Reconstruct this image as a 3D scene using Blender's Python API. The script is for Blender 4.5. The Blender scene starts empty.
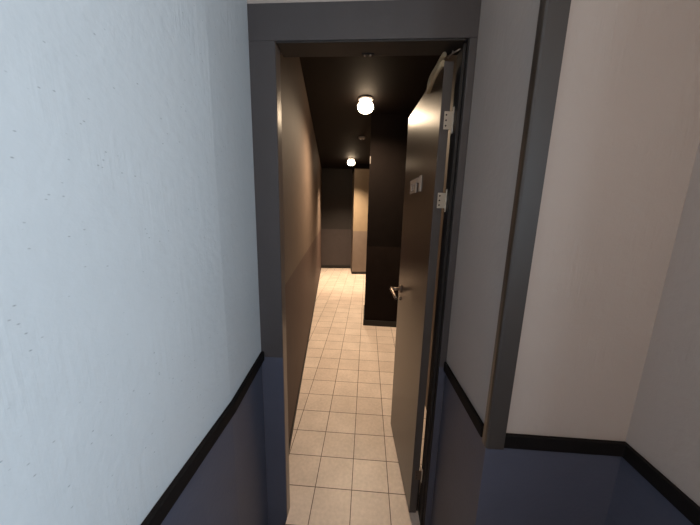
import bpy, bmesh, math, random
from mathutils import Vector, Matrix
random.seed(4)
C = bpy.context.scene.collection
sc = bpy.context.scene

# ------------------------------------------------------------ camera
EYE = 1.45
P, YW, RL = 0.181, -0.0607, 0.0237
fw = Vector((math.sin(YW)*math.cos(P), math.cos(YW)*math.cos(P), -math.sin(P)))
rt = Vector((math.cos(YW), -math.sin(YW), 0))
up = rt.cross(fw)
rt2 = rt*math.cos(RL) + up*math.sin(RL)
up2 = -rt*math.sin(RL) + up*math.cos(RL)
cd = bpy.data.cameras.new('camera')
cd.sensor_width = 36; cd.sensor_fit = 'HORIZONTAL'; cd.lens = 261.7/700*36
cd.clip_start = 0.02
cam = bpy.data.objects.new('camera', cd); C.objects.link(cam)
m = Matrix((rt2, up2, -fw)).transposed().to_4x4(); m.translation = (0, 0, EYE)
cam.matrix_world = m
sc.camera = cam

# ------------------------------------------------------------ world, daylight, exposure
w = bpy.data.worlds.new('world'); sc.world = w; w.use_nodes = True
bg = w.node_tree.nodes['Background']
sky = w.node_tree.nodes.new('ShaderNodeTexSky')
sky.sky_type = 'NISHITA'; sky.sun_disc = False; sky.sun_elevation = math.radians(40)
w.node_tree.links.new(sky.outputs[0], bg.inputs[0]); bg.inputs[1].default_value = 0.1

def area_light(name, loc, direction, sx, sy, power, col):
    l = bpy.data.lights.new(name, 'AREA'); l.shape = 'RECTANGLE'
    l.size = sx; l.size_y = sy; l.energy = power; l.color = col
    o = bpy.data.objects.new(name, l); C.objects.link(o)
    o.location = loc
    o.rotation_euler = Vector(direction).to_track_quat('-Z', 'Z').to_euler()
    return o
# daylight coming in at the window in the right wall, behind the camera
DAY = 40
area_light('window_daylight', (0.93, -0.55, 1.65), (-1, 0, 0), 0.8, 0.95, DAY, (0.64, 0.84, 1.0))
LAMP = 22
LAMPCOL = (1.0, 0.75, 0.50)
NEAR_SPOT, FAR_SPOT = 230, 560
area_light('room_ceiling_light', (.2, -.75, 2.43), (0, 0.25, -1), .3, .3, 11.5, (1, .77, .58))  # unseen warm fill, added to light the wall face beside the niche

sc.view_settings.view_transform = 'Standard'; sc.view_settings.look = 'None'
sc.view_settings.gamma = 1; sc.view_settings.use_curve_mapping = False
sc.view_settings.exposure = 0.0
sc.cycles.max_bounces = 10
sc.cycles.sample_clamp_indirect = 4.0

# ------------------------------------------------------------ materials
def lin(c):
    return tuple(((v/255)/12.92 if v/255 <= .04045 else ((v/255+.055)/1.055)**2.4) for v in c) + (1,)

def mat(name, rgb, rough=.6, metal=0, var=.06, scale=9, bump=.0, bscale=60, stretch=(1, 1, 1), spec=.5, streak=0, fine=None):
    m = bpy.data.materials.new(name); m.use_nodes = True
    nt = m.node_tree; N = nt.nodes; L = nt.links
    b = N['Principled BSDF']
    b.inputs['Roughness'].default_value = rough; b.inputs['Metallic'].default_value = metal
    b.inputs['Specular IOR Level'].default_value = spec
    g = N.new('ShaderNodeNewGeometry')
    mp = N.new('ShaderNodeMapping'); mp.inputs['Scale'].default_value = stretch
    L.new(g.outputs['Position'], mp.inputs['Vector'])
    n = N.new('ShaderNodeTexNoise'); n.inputs['Scale'].default_value = scale; n.inputs['Detail'].default_value = 4
    L.new(mp.outputs[0], n.inputs['Vector'])
    r = N.new('ShaderNodeValToRGB'); c = lin(rgb)
    r.color_ramp.elements[0].position = .3; r.color_ramp.elements[1].position = .7
    r.color_ramp.elements[0].color = tuple(v*(1-var) for v in c[:3])+(1,)
    r.color_ramp.elements[1].color = tuple(min(1, v*(1+var)) for v in c[:3])+(1,)
    L.new(n.outputs['Fac'], r.inputs[0]); L.new(r.outputs[0], b.inputs['Base Color'])
    if bump:
        n2 = N.new('ShaderNodeTexNoise'); n2.inputs['Scale'].default_value = bscale; n2.inputs['Detail'].default_value = 3
        L.new(mp.outputs[0], n2.inputs['Vector'])
        bp = N.new('ShaderNodeBump'); bp.inputs['Strength'].default_value = bump; bp.inputs['Distance'].default_value = .004
        L.new(n2.outputs['Fac'], bp.inputs['Height']); L.new(bp.outputs[0], b.inputs['Normal'])
    return m

def paper_mat(name, rgb, specks=True):
    """papered and painted wall: fine vertical fibres, a few dark nicks"""
    m = mat(name, rgb, rough=.62, var=.025, scale=3, spec=.3)
    nt = m.node_tree; N = nt.nodes; L = nt.links; b = N['Principled BSDF']
    g = N.new('ShaderNodeNewGeometry')
    mp = N.new('ShaderNodeMapping'); mp.inputs['Scale'].default_value = (90, 90, 5)
    L.new(g.outputs['Position'], mp.inputs['Vector'])
    n = N.new('ShaderNodeTexNoise'); n.inputs['Scale'].default_value = 1; n.inputs['Detail'].default_value = 3
    L.new(mp.outputs[0], n.inputs['Vector'])
    n3 = N.new('ShaderNodeTexNoise'); n3.inputs['Scale'].default_value = 45; n3.inputs['Detail'].default_value = 3
    L.new(g.outputs['Position'], n3.inputs['Vector'])
    msk = N.new('ShaderNodeTexNoise'); msk.inputs['Scale'].default_value = 5
    L.new(g.outputs['Position'], msk.inputs['Vector'])
    mr = N.new('ShaderNodeMapRange'); mr.inputs['From Min'].default_value = .45; mr.inputs['From Max'].default_value = .65
    L.new(msk.outputs['Fac'], mr.inputs[0])
    mul = N.new('ShaderNodeMath'); mul.operation = 'MULTIPLY'; L.new(n.outputs['Fac'], mul.inputs[0]); L.new(mr.outputs[0], mul.inputs[1])
    add = N.new('ShaderNodeMath'); add.operation = 'ADD'; L.new(mul.outputs[0], add.inputs[0]); L.new(n3.outputs['Fac'], add.inputs[1])
    bp = N.new('ShaderNodeBump'); bp.inputs['Strength'].default_value = .4; bp.inputs['Distance'].default_value = .003
    L.new(add.outputs[0], bp.inputs['Height']); L.new(bp.outputs[0], b.inputs['Normal'])
    if specks:
        mp2 = N.new('ShaderNodeMapping'); mp2.inputs['Scale'].default_value = (42, 42, 75); mp2.inputs['Rotation'].default_value = (.5, .2, 0)
        L.new(g.outputs['Position'], mp2.inputs['Vector'])
        v = N.new('ShaderNodeTexVoronoi'); v.inputs['Scale'].default_value = 1.0
        L.new(mp2.outputs[0], v.inputs['Vector'])
        r = N.new('ShaderNodeMapRange'); r.inputs['From Min'].default_value = .02; r.inputs['From Max'].default_value = .10; r.inputs['To Min'].default_value = .2
        L.new(v.outputs['Distance'], r.inputs[0])
        mix = N.new('ShaderNodeMix'); mix.data_type = 'RGBA'
        src = b.inputs['Base Color'].links[0].from_socket
        c = lin(rgb); mix.inputs[6].default_value = (c[0]*.45, c[1]*.45, c[2]*.45, 1)
        L.new(src, mix.inputs[7]); L.new(r.outputs[0], mix.inputs[0]); L.new(mix.outputs[2], b.inputs['Base Color'])
    return m

def tile_mat():
    m = bpy.data.materials.new('floor_tile'); m.use_nodes = True
    nt = m.node_tree; N = nt.nodes; L = nt.links; b = N['Principled BSDF']
    g = N.new('ShaderNodeNewGeometry')
    mp = N.new('ShaderNodeMapping')
    mp.vector_type = 'POINT'; mp.inputs['Location'].default_value = (.426+.1968*20, -1.159+.183*20, 0)
    L.new(g.outputs['Position'], mp.inputs['Vector'])
    br = N.new('ShaderNodeTexBrick'); br.offset = 0; br.squash = 1
    br.inputs['Scale'].default_value = 1; br.inputs['Brick Width'].default_value = .1968; br.inputs['Row Height'].default_value = .183
    br.inputs['Mortar Size'].default_value = .0024; br.inputs['Mortar Smooth'].default_value = .3; br.inputs['Bias'].default_value = 0
    br.inputs['Color1'].default_value = lin((222, 206, 194)); br.inputs['Color2'].default_value = lin((212, 195, 183))
    br.inputs['Mortar'].default_value = lin((88, 70, 56))
    L.new(mp.outputs[0], br.inputs['Vector'])
    n = N.new('ShaderNodeTexNoise'); n.inputs['Scale'].default_value = 55; n.inputs['Detail'].default_value = 5
    L.new(g.outputs['Position'], n.inputs['Vector'])
    n2 = N.new('ShaderNodeTexNoise'); n2.inputs['Scale'].default_value = 6; n2.inputs['Detail'].default_value = 3
    L.new(g.outputs['Position'], n2.inputs['Vector'])
    mx0 = N.new('ShaderNodeMath'); mx0.operation = 'ADD'; L.new(n.outputs['Fac'], mx0.inputs[0]); L.new(n2.outputs['Fac'], mx0.inputs[1])
    mr = N.new('ShaderNodeMapRange'); mr.inputs['From Min'].default_value = .7; mr.inputs['From Max'].default_value = 1.3
    mr.inputs['To Min'].default_value = .80; mr.inputs['To Max'].default_value = 1.0
    L.new(mx0.outputs[0], mr.inputs[0])
    mx = N.new('ShaderNodeVectorMath'); mx.operation = 'SCALE'
    L.new(br.outputs['Color'], mx.inputs[0]); L.new(mr.outputs[0], mx.inputs['Scale'])
    L.new(mx.outputs[0], b.inputs['Base Color'])
    b.inputs['Roughness'].default_value = .42; b.inputs['Specular IOR Level'].default_value = .4
    bp = N.new('ShaderNodeBump'); bp.inputs['Strength'].default_value = .5; bp.inputs['Distance'].default_value = .002; bp.invert = True
    L.new(br.outputs['Fac'], bp.inputs['Height']); L.new(bp.outputs[0], b.inputs['Normal'])
    return m

def emit(name, col, s):
    m = bpy.data.materials.new(name); m.use_nodes = True; nt = m.node_tree
    b = nt.nodes['Principled BSDF']; b.inputs['Base Color'].default_value = (.9, .85, .8, 1)
    b.inputs['Emission Color'].default_value = col+(1,); b.inputs['Emission Strength'].default_value = s
    return m

M = dict(
    paper=paper_mat('pale_wallpaper', (203, 204, 206)),
    papergrey=paper_mat('grey_wallpaper', (174, 161, 153), specks=False),
    slate=mat('slate_blue_paint', (77, 79, 94), rough=.5, var=.05, bump=.15, bscale=80),
    frame=mat('charcoal_frame_paint', (70, 65, 66), rough=.5, var=.05, bump=.08, bscale=90),
    frameslate=mat('slate_frame_paint', (77, 79, 94), rough=.5, var=.05),
    rail=mat('black_rail_paint', (20, 17, 17), rough=.7, spec=.12, var=.1, bump=.1),
    bronze=mat('bronze_trim_edge', (70, 60, 52), rough=.3, metal=.1, var=.1),  # strip paint lightened and warmed to stand for a highlight on its edge
    cor_up=mat('taupe_corridor_paint', (106, 91, 81), rough=.65, spec=.25, var=.05, bump=.1, bscale=70),
    cor_lo=mat('brown_corridor_paint', (84, 67, 61), rough=.65, spec=.25, var=.05, bump=.1, bscale=70),
    dark_up=mat('black_brown_paint', (17, 13, 12), rough=.8, spec=.04, var=.08),
    dark_lo=mat('dark_taupe_paint', (28, 22, 20), rough=.8, spec=.04, var=.08),
    far_up=mat('charcoal_end_wall_paint', (36, 31, 31), rough=.6, var=.08),
    far_lo=mat('grey_end_wall_paint', (60, 52, 52), rough=.6, var=.08),
    passage=mat('dark_tan_paint', (72, 56, 44), rough=.6, var=.08),
    strip=mat('dark_taupe_strip_paint', (58, 52, 49), rough=.5, var=.05),
    pil_up=mat('sand_pillar_paint', (130, 114, 94), rough=.5, var=.05),
    pil_lo=mat('taupe_pillar_paint', (108, 95, 86), rough=.5, var=.05),
    ceil=mat('dark_brown_ceiling_paint', (22, 16, 14), rough=.7, spec=.15, var=.08),
    ceilroom=mat('white_ceiling_paint', (200, 198, 192), rough=.7, var=.03),
    base=mat('black_skirting', (12, 10, 9), rough=.6, var=.1),
    reveal=mat('jamb_gloss_paint', (112, 94, 82), rough=.3, var=.05),  # left jamb only: lamp highlight put into the lighter tan colour
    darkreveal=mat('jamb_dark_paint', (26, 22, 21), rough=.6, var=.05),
    door=mat('dark_wood_door', (38, 25, 20), rough=.3, var=.12, scale=2.5, bump=.05, bscale=30, stretch=(12, 12, 1), spec=.45),
    dooredge=mat('door_edge_paint', (78, 72, 70), rough=.45, var=.06),
    hinge=mat('brushed_hinge_steel', (196, 184, 168), rough=.38, metal=.45, var=.05),
    rust=mat('stained_hinge_brown', (92, 74, 62), rough=.5, var=.15, scale=60),
    steel=mat('satin_steel', (168, 150, 136), rough=.35, metal=.8, var=.04),
    screw=mat('screw_recess', (52, 44, 38), rough=.5, var=.1),
    tape=mat('tan_foam_tape', (186, 168, 136), rough=.7, var=.1),
    sign=mat('pale_sign_plastic', (186, 172, 160), rough=.45, var=.04),
    plastic=mat('off_white_plastic', (150, 146, 146), rough=.4, var=.03),
    glass=None,
)
M['tile'] = tile_mat()

# ------------------------------------------------------------ mesh helpers
def prism(bm, poly, z0, z1, mi=0):
    lo = [bm.verts.new((x, y, z0)) for x, y in poly]; hi = [bm.verts.new((x, y, z1)) for x, y in poly]
    n = len(poly); fs = [bm.faces.new(lo[::-1]), bm.faces.new(hi)]
    for i in range(n):
        fs.append(bm.faces.new((lo[i], lo[(i+1) % n], hi[(i+1) % n], hi[i])))
    for f in fs: f.material_index = mi
    return fs

def box(bm, x0, y0, z0, x1, y1, z1, mi=0):
    return prism(bm, [(x0, y0), (x1, y0), (x1, y1), (x0, y1)], z0, z1, mi)

def cyl(bm, p0, p1, r0, r1=None, n=24, mi=0, rings=None):
    """lathe from p0 to p1; rings = list of (t, r)"""
    p0 = Vector(p0); p1 = Vector(p1); ax = (p1-p0)
    q = ax.to_track_quat('Z', 'X'); a = q @ Vector((1, 0, 0)); b = q @ Vector((0, 1, 0))
    if rings is None: rings = [(0, r0), (1, r0 if r1 is None else r1)]
    R = []
    for t, r in rings:
        c = p0+ax*t
        R.append([bm.verts.new(c+(a*math.cos(k*2*math.pi/n)+b*math.sin(k*2*math.pi/n))*r) for k in range(n)])
    fs = [bm.faces.new(R[0][::-1]), bm.faces.new(R[-1])]
    for u, v in zip(R, R[1:]):
        for k in range(n): fs.append(bm.faces.new((u[k], u[(k+1) % n], v[(k+1) % n], v[k])))
    for f in fs: f.material_index = mi; f.smooth = True
    return fs

def tube(bm, pts, r, n=12, squash=1.0):
    pts = [Vector(p) for p in pts]; R = []
    for i, p in enumerate(pts):
        d = (pts[min(i+1, len(pts)-1)]-pts[max(i-1, 0)]).normalized()
        q = d.to_track_quat('Z', 'Y'); a = q @ Vector((1, 0, 0)); b = q @ Vector((0, 1, 0))
        R.append([bm.verts.new(p+a*math.cos(k*2*math.pi/n)*r*squash+b*math.sin(k*2*math.pi/n)*r) for k in range(n)])
    bm.faces.new(R[0][::-1]); bm.faces.new(R[-1])
    for u, v in zip(R, R[1:]):
        for k in range(n):
            f = bm.faces.new((u[k], u[(k+1) % n], v[(k+1) % n], v[k])); f.smooth = True

def obj(name, bm, mats, parent=None, bevel=0, xf=None):
    bmesh.ops.recalc_face_normals(bm, faces=bm.faces[:])
    if xf is not None: bm.transform(xf)
    me = bpy.data.meshes.new(name); bm.to_mesh(me); bm.free()
    for mm in (mats if isinstance(mats, (list, tuple)) else [mats]): me.materials.append(mm)
    o = bpy.data.objects.new(name, me); C.objects.link(o)
    if parent is not None: o.parent = parent
    if bevel:
        b = o.modifiers.new('bevel', 'BEVEL'); b.width = bevel; b.segments = 3; b.limit_method = 'ANGLE'; b.angle_limit = math.radians(40)
    return o

def struct(name, bm, mats, bevel=0, label=None):
    o = obj(name, bm, mats, None, bevel); o['kind'] = 'structure'
    if label: o['label'] = label
    return o

def thing(name, label, cat, loc, group=None):
    o = bpy.data.objects.new(name, None); o.empty_display_size = .05; C.objects.link(o); o.location = loc
    o['label'] = label; o['category'] = cat
    if group: o['group'] = group
    return o

NB = bmesh.new
def two_tone(poly, z0, zs, z1, zcap=None):
    bm = NB(); prism(bm, poly, z0, zs, 1); prism(bm, poly, zs, z1, 0); return bm

# ------------------------------------------------------------ shell
RZ = 2.45     # ceiling of the near room
CZ = 2.60     # ceiling of the corridor
TOP = 2.75
LOW = -.20    # floor of the near room, a step below the corridor
YD = 1.0      # front of the door wall
YJ = 1.05     # back of the left jamb
YB = 1.08     # its back
DADO = .85    # colour change in the near room
CD = 1.062    # colour change in the corridor

# the corridor floor is one step above the floor of the near room
bm = NB(); prism(bm, [(-1.6, YD+.003), (-.3365, YD+.003), (-.3365, YD-.07), (.3155, YD-.07), (.3155, YD+.003), (1.1, YD+.003), (1.1, 7.6), (-1.6, 7.6)], LOW-.1, 0); box(bm, -1.6, -1.45, LOW-.1, 1.1, YD+.003, LOW)
struct('floor', bm, M['tile'])
# ceiling over both spaces: white near room, dark corridor
bm = NB(); box(bm, -.55, -1.45, RZ, .86, YB-.04, TOP, 0); box(bm, -1.6, YB-.04, CZ, .7, 7.6, TOP, 1)
struct('ceiling', bm, [M['ceilroom'], M['ceil']])

# left wall of the near room, with its slight bend just before the door
bm = NB()
poly = [(-.404, -1.3), (-.404, .70), (-.43, YD), (-.43, YD+.001), (-.56, YD+.001), (-.56, -1.3)]
struct('wall_left', two_tone(poly, LOW, DADO, RZ), [M['paper'], M['slate']])
bm.free()
# right side of the near room: side of the door niche and the face beside it
poly = [(.342, YD), (.355, .655), (.715, .655), (.715, YD)]
struct('wall_niche', two_tone(poly, LOW, DADO, RZ), [M['papergrey'], M['slate']])
# right wall with the window opening, behind the camera
bm = NB()
def seg(y0, y1, z0, z1, mi): box(bm, .715, y0, z0, .86, y1, z1, mi)
seg(-1.3, .655, LOW, DADO, 1)
seg(-1.3, .655, DADO, 1.15, 0); seg(-1.3, .655, 2.15, RZ, 0)
seg(-1.3, -.97, 1.15, 2.15, 0); seg(-.13, .655, 1.15, 2.15, 0)
struct('wall_right', bm, [M['papergrey'], M['slate']])
poly = [(-.56, -1.3), (.86, -1.3), (.86, -1.45), (-.56, -1.45)]
struct('wall_back', two_tone(poly, LOW, DADO, RZ), [M['papergrey'], M['slate']])
# window frame in the right wall
bm = NB()
for (y0, y1, z0, z1) in ((-.97, -.93, 1.15, 2.15), (-.17, -.13, 1.15, 2.15), (-.93, -.17, 1.15, 1.19), (-.93, -.17, 2.11, 2.15), (-.57, -.53, 1.19, 2.11)):
    box(bm, .76, y0, z0, .80, y1, z1)
struct('window_1', bm, M['plastic'])

# door wall (above and beside the opening)
bm = NB()
box(bm, -.56, YD+.002, 0, -.35, YJ, RZ, 0)
box(bm, .325, YD+.002, 0, .86, YB, RZ, 0)
box(bm, -.35, YD+.002, 2.04, .325, YB, RZ, 0)
# closes the corridor's end over the near room's ceiling
box(bm, -.56, YB-.04, RZ, .86, YB, CZ, 0)
struct('wall_front', bm, [M['papergrey']])

# ------------------------------------------------------------ door frame
bm = NB()
box(bm, -.4296, YD-.001, DADO-.005, -.337, YJ, 2.03)
box(bm, .316, YD-.001, DADO-.005, .3415, YD+.02, 2.03)
box(bm, -.4296, YD-.001, 2.03, .3415, YB+.002, 2.142)
struct('trim_1', bm, M['frame'], bevel=.002, label='charcoal painted frame around the doorway')
bm = NB()
box(bm, -.4296, YD-.001, LOW, -.337, YJ, DADO-.005)
box(bm, .316, YD-.001, LOW, .3415, YD+.02, DADO-.005)
struct('trim_2', bm, M['frameslate'], bevel=.002, label='slate blue painted feet of the door frame below the rail')
# glossy reveals and the door stop
bm = NB()
box(bm, -.3369, YD+.004, 0, -.3355, YJ, 2.029)
struct('trim_3', bm, M['reveal'], bevel=.001)
bm = NB()
box(bm, .303, YD+.021, 0, .324, YB+.003, 2.029)
box(bm, .312, YD+.001, 0, .3155, YD+.02, 2.029)
struct('trim_4', bm, M['darkreveal'], bevel=.001)
bm = NB(); box(bm, .286, 1.0865, 0, .3029, 1.0925, .2)  # block added to keep the foot of the hinge gap dark
struct('trim_11', bm, M['darkreveal'])
bm = NB(); box(bm, -.3329, YD+.002, 2.024, .3029, YB+.004, 2.0295)
struct('trim_5', bm, M['darkreveal'])

# ------------------------------------------------------------ rails on the near room's walls
bm = NB()
prism(bm, [(-.4035, -1.29), (-.389, -1.29), (-.389, .70), (-.4155, YD-.002), (-.4295, YD-.002), (-.4035, .70)], .832, .872)
struct('trim_6', bm, M['rail'], bevel=.003, label='black dado rail along the pale left wall')
bm = NB()
prism(bm, [(.3445, .669), (.3540, .669), (.3417, YD-.0025), (.3322, YD-.0025)], .832, .872)
struct('trim_7', bm, M['rail'], bevel=.003, label='black dado rail on the side of the door niche')
bm = NB()
prism(bm, [(.394, .6545), (.394, .643), (.703, .643), (.703, -1.29), (.7145, -1.29), (.7145, .6545)], .827, .868)
struct('trim_8', bm, M['rail'], bevel=.003, label='black dado rail running round the right hand walls')
# corner strip with a rounded nosing, its warm highlight put into the colour
bm = NB()
pts = [(.3540, .662), (.346, .662), (.3455, .648), (.3465, .641), (.351, .638), (.3935, .638), (.3935, .6543), (.3543, .6543)]
prism(bm, pts, .828, RZ-.001, 0)
for f in bm.faces:
    c = f.calc_center_median()
    if c.x < .3475 and abs(f.normal.z) < .5: f.material_index = 1
struct('trim_9', bm, [M['strip'], M['bronze']], label='charcoal corner strip where the niche meets the wall')

# ------------------------------------------------------------ corridor
S = -.1385
def lx(y): return -.412+S*(y-1.19)
Y2 = 6.93
bm = NB(); bm.free()
d = (.9905, -.1372)   # unit vector across the corridor is (.99, .137)
fx, fy = lx(Y2), Y2
poly = [(lx(YJ+.002), YJ+.002), (fx, fy), (fx-.15, fy), (-.56, YJ+.002)]
struct('wall_corridor_left', two_tone(poly, 0, CD, CZ), [M['cor_up'], M['cor_lo']])
# far wall, square to the corridor
poly = [(fx-.15, fy), (fx, fy), (fx+1.9*.9905, fy+1.9*.1372), (fx+1.9*.9905, fy+1.9*.1372+.15), (fx-.15, fy+.15)]
struct('wall_far', two_tone(poly, 0, CD, CZ), [M['far_up'], M['far_lo']])
# pillar beyond, pale
a = (-.328, 6.335); L_ = .86
q = (a[0]+L_*.9905, a[1]+L_*.1372)
poly = [a, q, (q[0], 7.05), (a[0]-.08, 7.05)]
struct('wall_pillar', two_tone(poly, 0, CD, CZ-.1), [M['pil_up'], M['pil_lo']])
# bulkhead over the pillar
bm = NB(); prism(bm, [(a[0]-.02, a[1]-.02), (q[0], q[1]-.02), (q[0], 7.05), (a[0]-.1, 7.05)], CZ-.1, CZ)
struct('trim_10', bm, M['dark_up'])
# projecting block that narrows the corridor
poly = [(.007, 3.305), (.50, 3.29), (.50, 3.9), (.007, 3.9)]
struct('wall_block', two_tone(poly, 0, CD, CZ), [M['dark_up'], M['dark_lo']])
poly = [(.50, YB+.003), (.64, YB+.003), (.64, 7.2), (.50, 7.2)]
struct('wall_corridor_right', two_tone(poly, 0, CD, CZ), [M['passage'], M['passage']])
# skirtings
bm = NB()
prism(bm, [(.012-.017, 3.290), (.499, 3.276), (.499, 3.303), (.006, 3.303), (.006, 3.899), (-.005, 3.899)], 0, .075)
struct('baseboard_block', bm, M['base'], bevel=.002)
bm = NB()
prism(bm, [(fx+.002, fy-.012), (fx+1.0, fy-.012+.1385), (fx+1.0, fy+.1385), (fx+.002, fy-.0005)], 0, .08)
struct('baseboard_far', bm, M['base'], bevel=.002)
bm = NB()
prism(bm, [(a[0]-.01, a[1]-.013), (q[0]-.4, q[1]-.013-.4*.1385), (q[0]-.4, q[1]-.4*.1385-.001), (a[0]-.001, a[1]), (a[0]-.06, 6.85), (a[0]-.072, 6.85)], 0, .06)
struct('baseboard_pillar', bm, M['base'], bevel=.002)
bm = NB()
prism(bm, [(lx(1.12)+.001, 1.12), (lx(1.12)+.006, 1.12), (lx(6.85)+.006, 6.85), (lx(6.85)+.001, 6.85)], 0, .05)
struct('baseboard_left', bm, M['base'], bevel=.002)

# ------------------------------------------------------------ the door, open into the corridor
# local frame: origin at the hinge corner, +u along the leaf to its free edge, +v into its thickness
H0 = Vector((.256, 1.065, 0)); F0 = Vector((.214, 1.623, 0))
ud = (F0-H0).normalized(); vd = Vector((ud.y, -ud.x, 0)); WID = (F0-H0).length; TH = .034
xf = Matrix((ud, vd, Vector((0, 0, 1)))).transposed().to_4x4(); xf.translation = H0
door = bpy.data.objects.new('door_1', None); C.objects.link(door); door.location = (0, 0, 0)
door.empty_display_size = .1; door['kind'] = 'structure'
door['label'] = 'dark wood door standing open into the tiled corridor'
def dpart(name, bm, mt, parent=door, bevel=0): return obj(name, bm, mt, parent, bevel, xf)
bm = NB(); box(bm, 0, 0, .012, WID, TH, 1.996)
for f in bm.faces:
    c = f.calc_center_median()
    if c.x < .001 or c.z > 1.99: f.material_index = 1
leaf = dpart('door_leaf', bm, [M['door'], M['dooredge']], bevel=.0015)
# hinges on the leaf edge, knuckle at the jamb side
for zc, hh in ((1.80, .062), (1.512, .058), (.235, .05)):
    bm = NB(); box(bm, -.003, .014, zc-hh/2, -.0003, TH+.010, zc+hh/2)
    hg = dpart('hinge', bm, M['hinge' if zc > 1 else 'rust'], bevel=.0006)
    bm = NB()
    for k in (-1, 0, 1):
        cyl(bm, (-.0030, .021, zc+k*hh*.3), (-.0042, .021, zc+k*hh*.3), .0032, n=12)
    dpart('screw', bm, M['screw'], hg)
    bm = NB()
    cyl(bm, (-.004, TH+.014, zc-hh*.75), (-.004, TH+.014, zc+hh*.75), .005, n=16,
        rings=[(0, .002), (.02, .005), (.31, .005), (.315, .0043), (.33, .0043), (.335, .005), (.66, .005), (.665, .0043), (.68, .0043), (.685, .005), (.98, .005), (1, .002)])
    dpart('knuckle', bm, M['hinge'], hg)
# lever handle
bm = NB(); hu = WID-.065; hz = 1.012
cyl(bm, (hu, -.0003, hz), (hu, -.009, hz), .026, rings=[(0, .026), (.6, .026), (1, .022)])
hd = dpart('handle', bm, M['steel'])
bm = NB(); cyl(bm, (hu, -.009, hz), (hu, -.05, hz), .010, n=18); 
tube(bm, [(hu+.012, -.055, hz), (hu, -.058, hz), (hu-.02, -.058, hz-.002), (hu-.06, -.056, hz-.008), (hu-.10, -.052, hz-.02), (hu-.115, -.047, hz-.026)], .0095, squash=.8)
dpart('lever', bm, M['steel'], hd)
bm = NB(); cyl(bm, (hu, -.0003, hz-.06), (hu, -.008, hz-.06), .014, rings=[(0, .014), (.7, .014), (1, .010)])
dpart('keyhole_rose', bm, M['steel'], hd)
# pale foam tape curling over the top edge at the hinge end
bm = NB(); tp = []
for i in range(15):
    t = i/14; u = -.002+.14*t
    tp.append((u, -.003-.005*t, 1.999+.017*(1-t)**.6+.0012*math.sin(t*9)))
tube(bm, tp+[(.146, -.009, 1.99), (.150, -.009, 1.975), (.150, -.008, 1.955)], .009, n=10, squash=.9)
tube(bm, [(.002, -.004, 1.99), (.05, -.005, 1.992), (.10, -.006, 1.985), (.148, -.006, 1.965)], .010, n=10)
dpart('foam_tape', bm, M['tape'])

# ------------------------------------------------------------ small fittings on the lintel
t = thing('strike_plate', 'small pale metal strike plate under the middle of the door lintel', 'plate', (-.018, 1.072, 2.024))
bm = NB(); box(bm, -.022, -.006, -.003, .022, .006, -.0005); obj('plate', bm, M['darkreveal'], t, .0005)
for sx, r in ((-.012, .0035), (.009, .0045)):
    bm = NB(); cyl(bm, (sx, 0, -.003), (sx, 0, -.007), r, n=14, rings=[(0, r), (.6, r), (1, r*.5)]); obj('screw', bm, M['steel'], t)
t = thing('latch_hook', 'thin silver metal latch at the top right inner corner of the doorway', 'latch', (.29, 1.045, 2.024))
bm = NB(); tube(bm, [(-.022, .03, -.014), (-.018, .022, -.010), (-.004, .004, -.008), (.008, -.012, -.008)], .0028, n=10); obj('hook', bm, M['steel'], t)
bm = NB(); cyl(bm, (-.010, .012, -.0005), (-.010, .012, -.010), .0035, n=12); obj('peg', bm, M['steel'], t)

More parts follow.
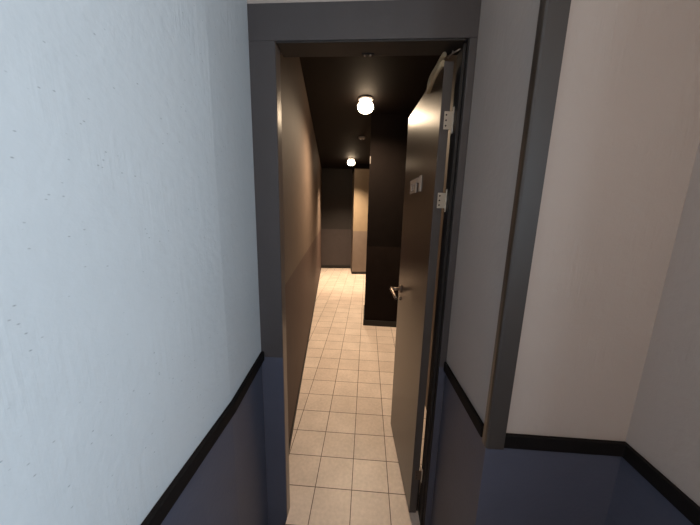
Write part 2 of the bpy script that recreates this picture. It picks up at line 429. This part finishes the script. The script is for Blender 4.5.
# ------------------------------------------------------------ sign on the door (unreadable pale characters)
sg = thing('door_sign', 'small pale raised sign characters on the open dark wood door', 'sign', H0+ud*.29-vd*.0)
def sgb(boxes):
    bm = NB()
    for (u0, u1, z0, z1) in boxes: box(bm, u0, -.006, z0, u1, -.0004, z1)
    return bm
sxf = Matrix((ud, vd, Vector((0, 0, 1)))).transposed().to_4x4()
S1 = [(-.10, -.075, -.035, .035), (-.075, -.045, .008, .03)]
S2 = [(-.04, .10, .012, .032), (-.02, .01, -.034, .012), (.03, .05, -.034, .012), (.07, .10, -.034, .012), (.01, .10, -.034, -.02)]
for S_ in (S1, S2):
    o = obj('character', sgb(S_), M['sign'], sg, 0, sxf); o.location = (0, 0, 1.598)

# ------------------------------------------------------------ ceiling fittings in the corridor
def lamp(loc, r, label, power, cone):
    t = thing('ceiling_lamp', label, 'lamp', loc, 'round ceiling lamps along the corridor')
    bm = NB(); cyl(bm, (0, 0, 0), (0, 0, -.022), r, n=40, rings=[(0, r*.95), (.6, r*.95), (1, r*.8)])
    obj('lamp_base', bm, M['plastic'], t)
    bm = NB(); cyl(bm, (0, 0, -.022), (0, 0, -.022-r*1.45), r, n=40, rings=[(.5-.5*math.cos(k*math.pi/14), max(.04*r, r*math.sin(k*math.pi/14)**.9)) for k in range(3, 15)])
    obj('diffuser', bm, emit('warm_lamp_glow', LAMPCOL, LAMP), t)
    l = bpy.data.lights.new('lamp_light', 'SPOT'); l.energy = power; l.color = LAMPCOL; l.spot_size = math.radians(cone); l.spot_blend = 1; l.shadow_soft_size = r*.8
    lo = bpy.data.objects.new('lamp_light', l); C.objects.link(lo); lo.parent = t; lo.location = (0, 0, -.022-r*1.55)
    return t
lamp((-.055, 2.88, CZ), .08, 'nearer round glowing ceiling lamp in the dark corridor', NEAR_SPOT, 165)
lamp((-.375, 5.75, CZ), .08, 'farther round glowing ceiling lamp near the corridor end', FAR_SPOT, 120)
t = thing('smoke_detector', 'small round smoke detector on the dark ceiling between the two lamps', 'smoke detector', (-.12, 4.2, CZ))
bm = NB(); cyl(bm, (0, 0, 0), (0, 0, -.035), .05, n=32, rings=[(0, .052), (.5, .052), (.75, .042), (1, .030)]); obj('body', bm, M['plastic'], t)
bm = NB(); cyl(bm, (0, 0, -.035), (0, 0, -.042), .012, n=16); obj('sensor', bm, M['screw'], t)
t = thing('wall_clip', 'tiny upright grey metal clip high on the edge of the dark projecting wall', 'clip', (.016, 3.3035, 2.14))
bm = NB(); box(bm, -.008, -.006, -.085, .004, -.0005, -.002); obj('strap', bm, M['dooredge'], t, .001)
bm = NB(); cyl(bm, (-.002, -.006, -.043), (-.002, -.008, -.043), .003, n=12); obj('screw', bm, M['screw'], t)
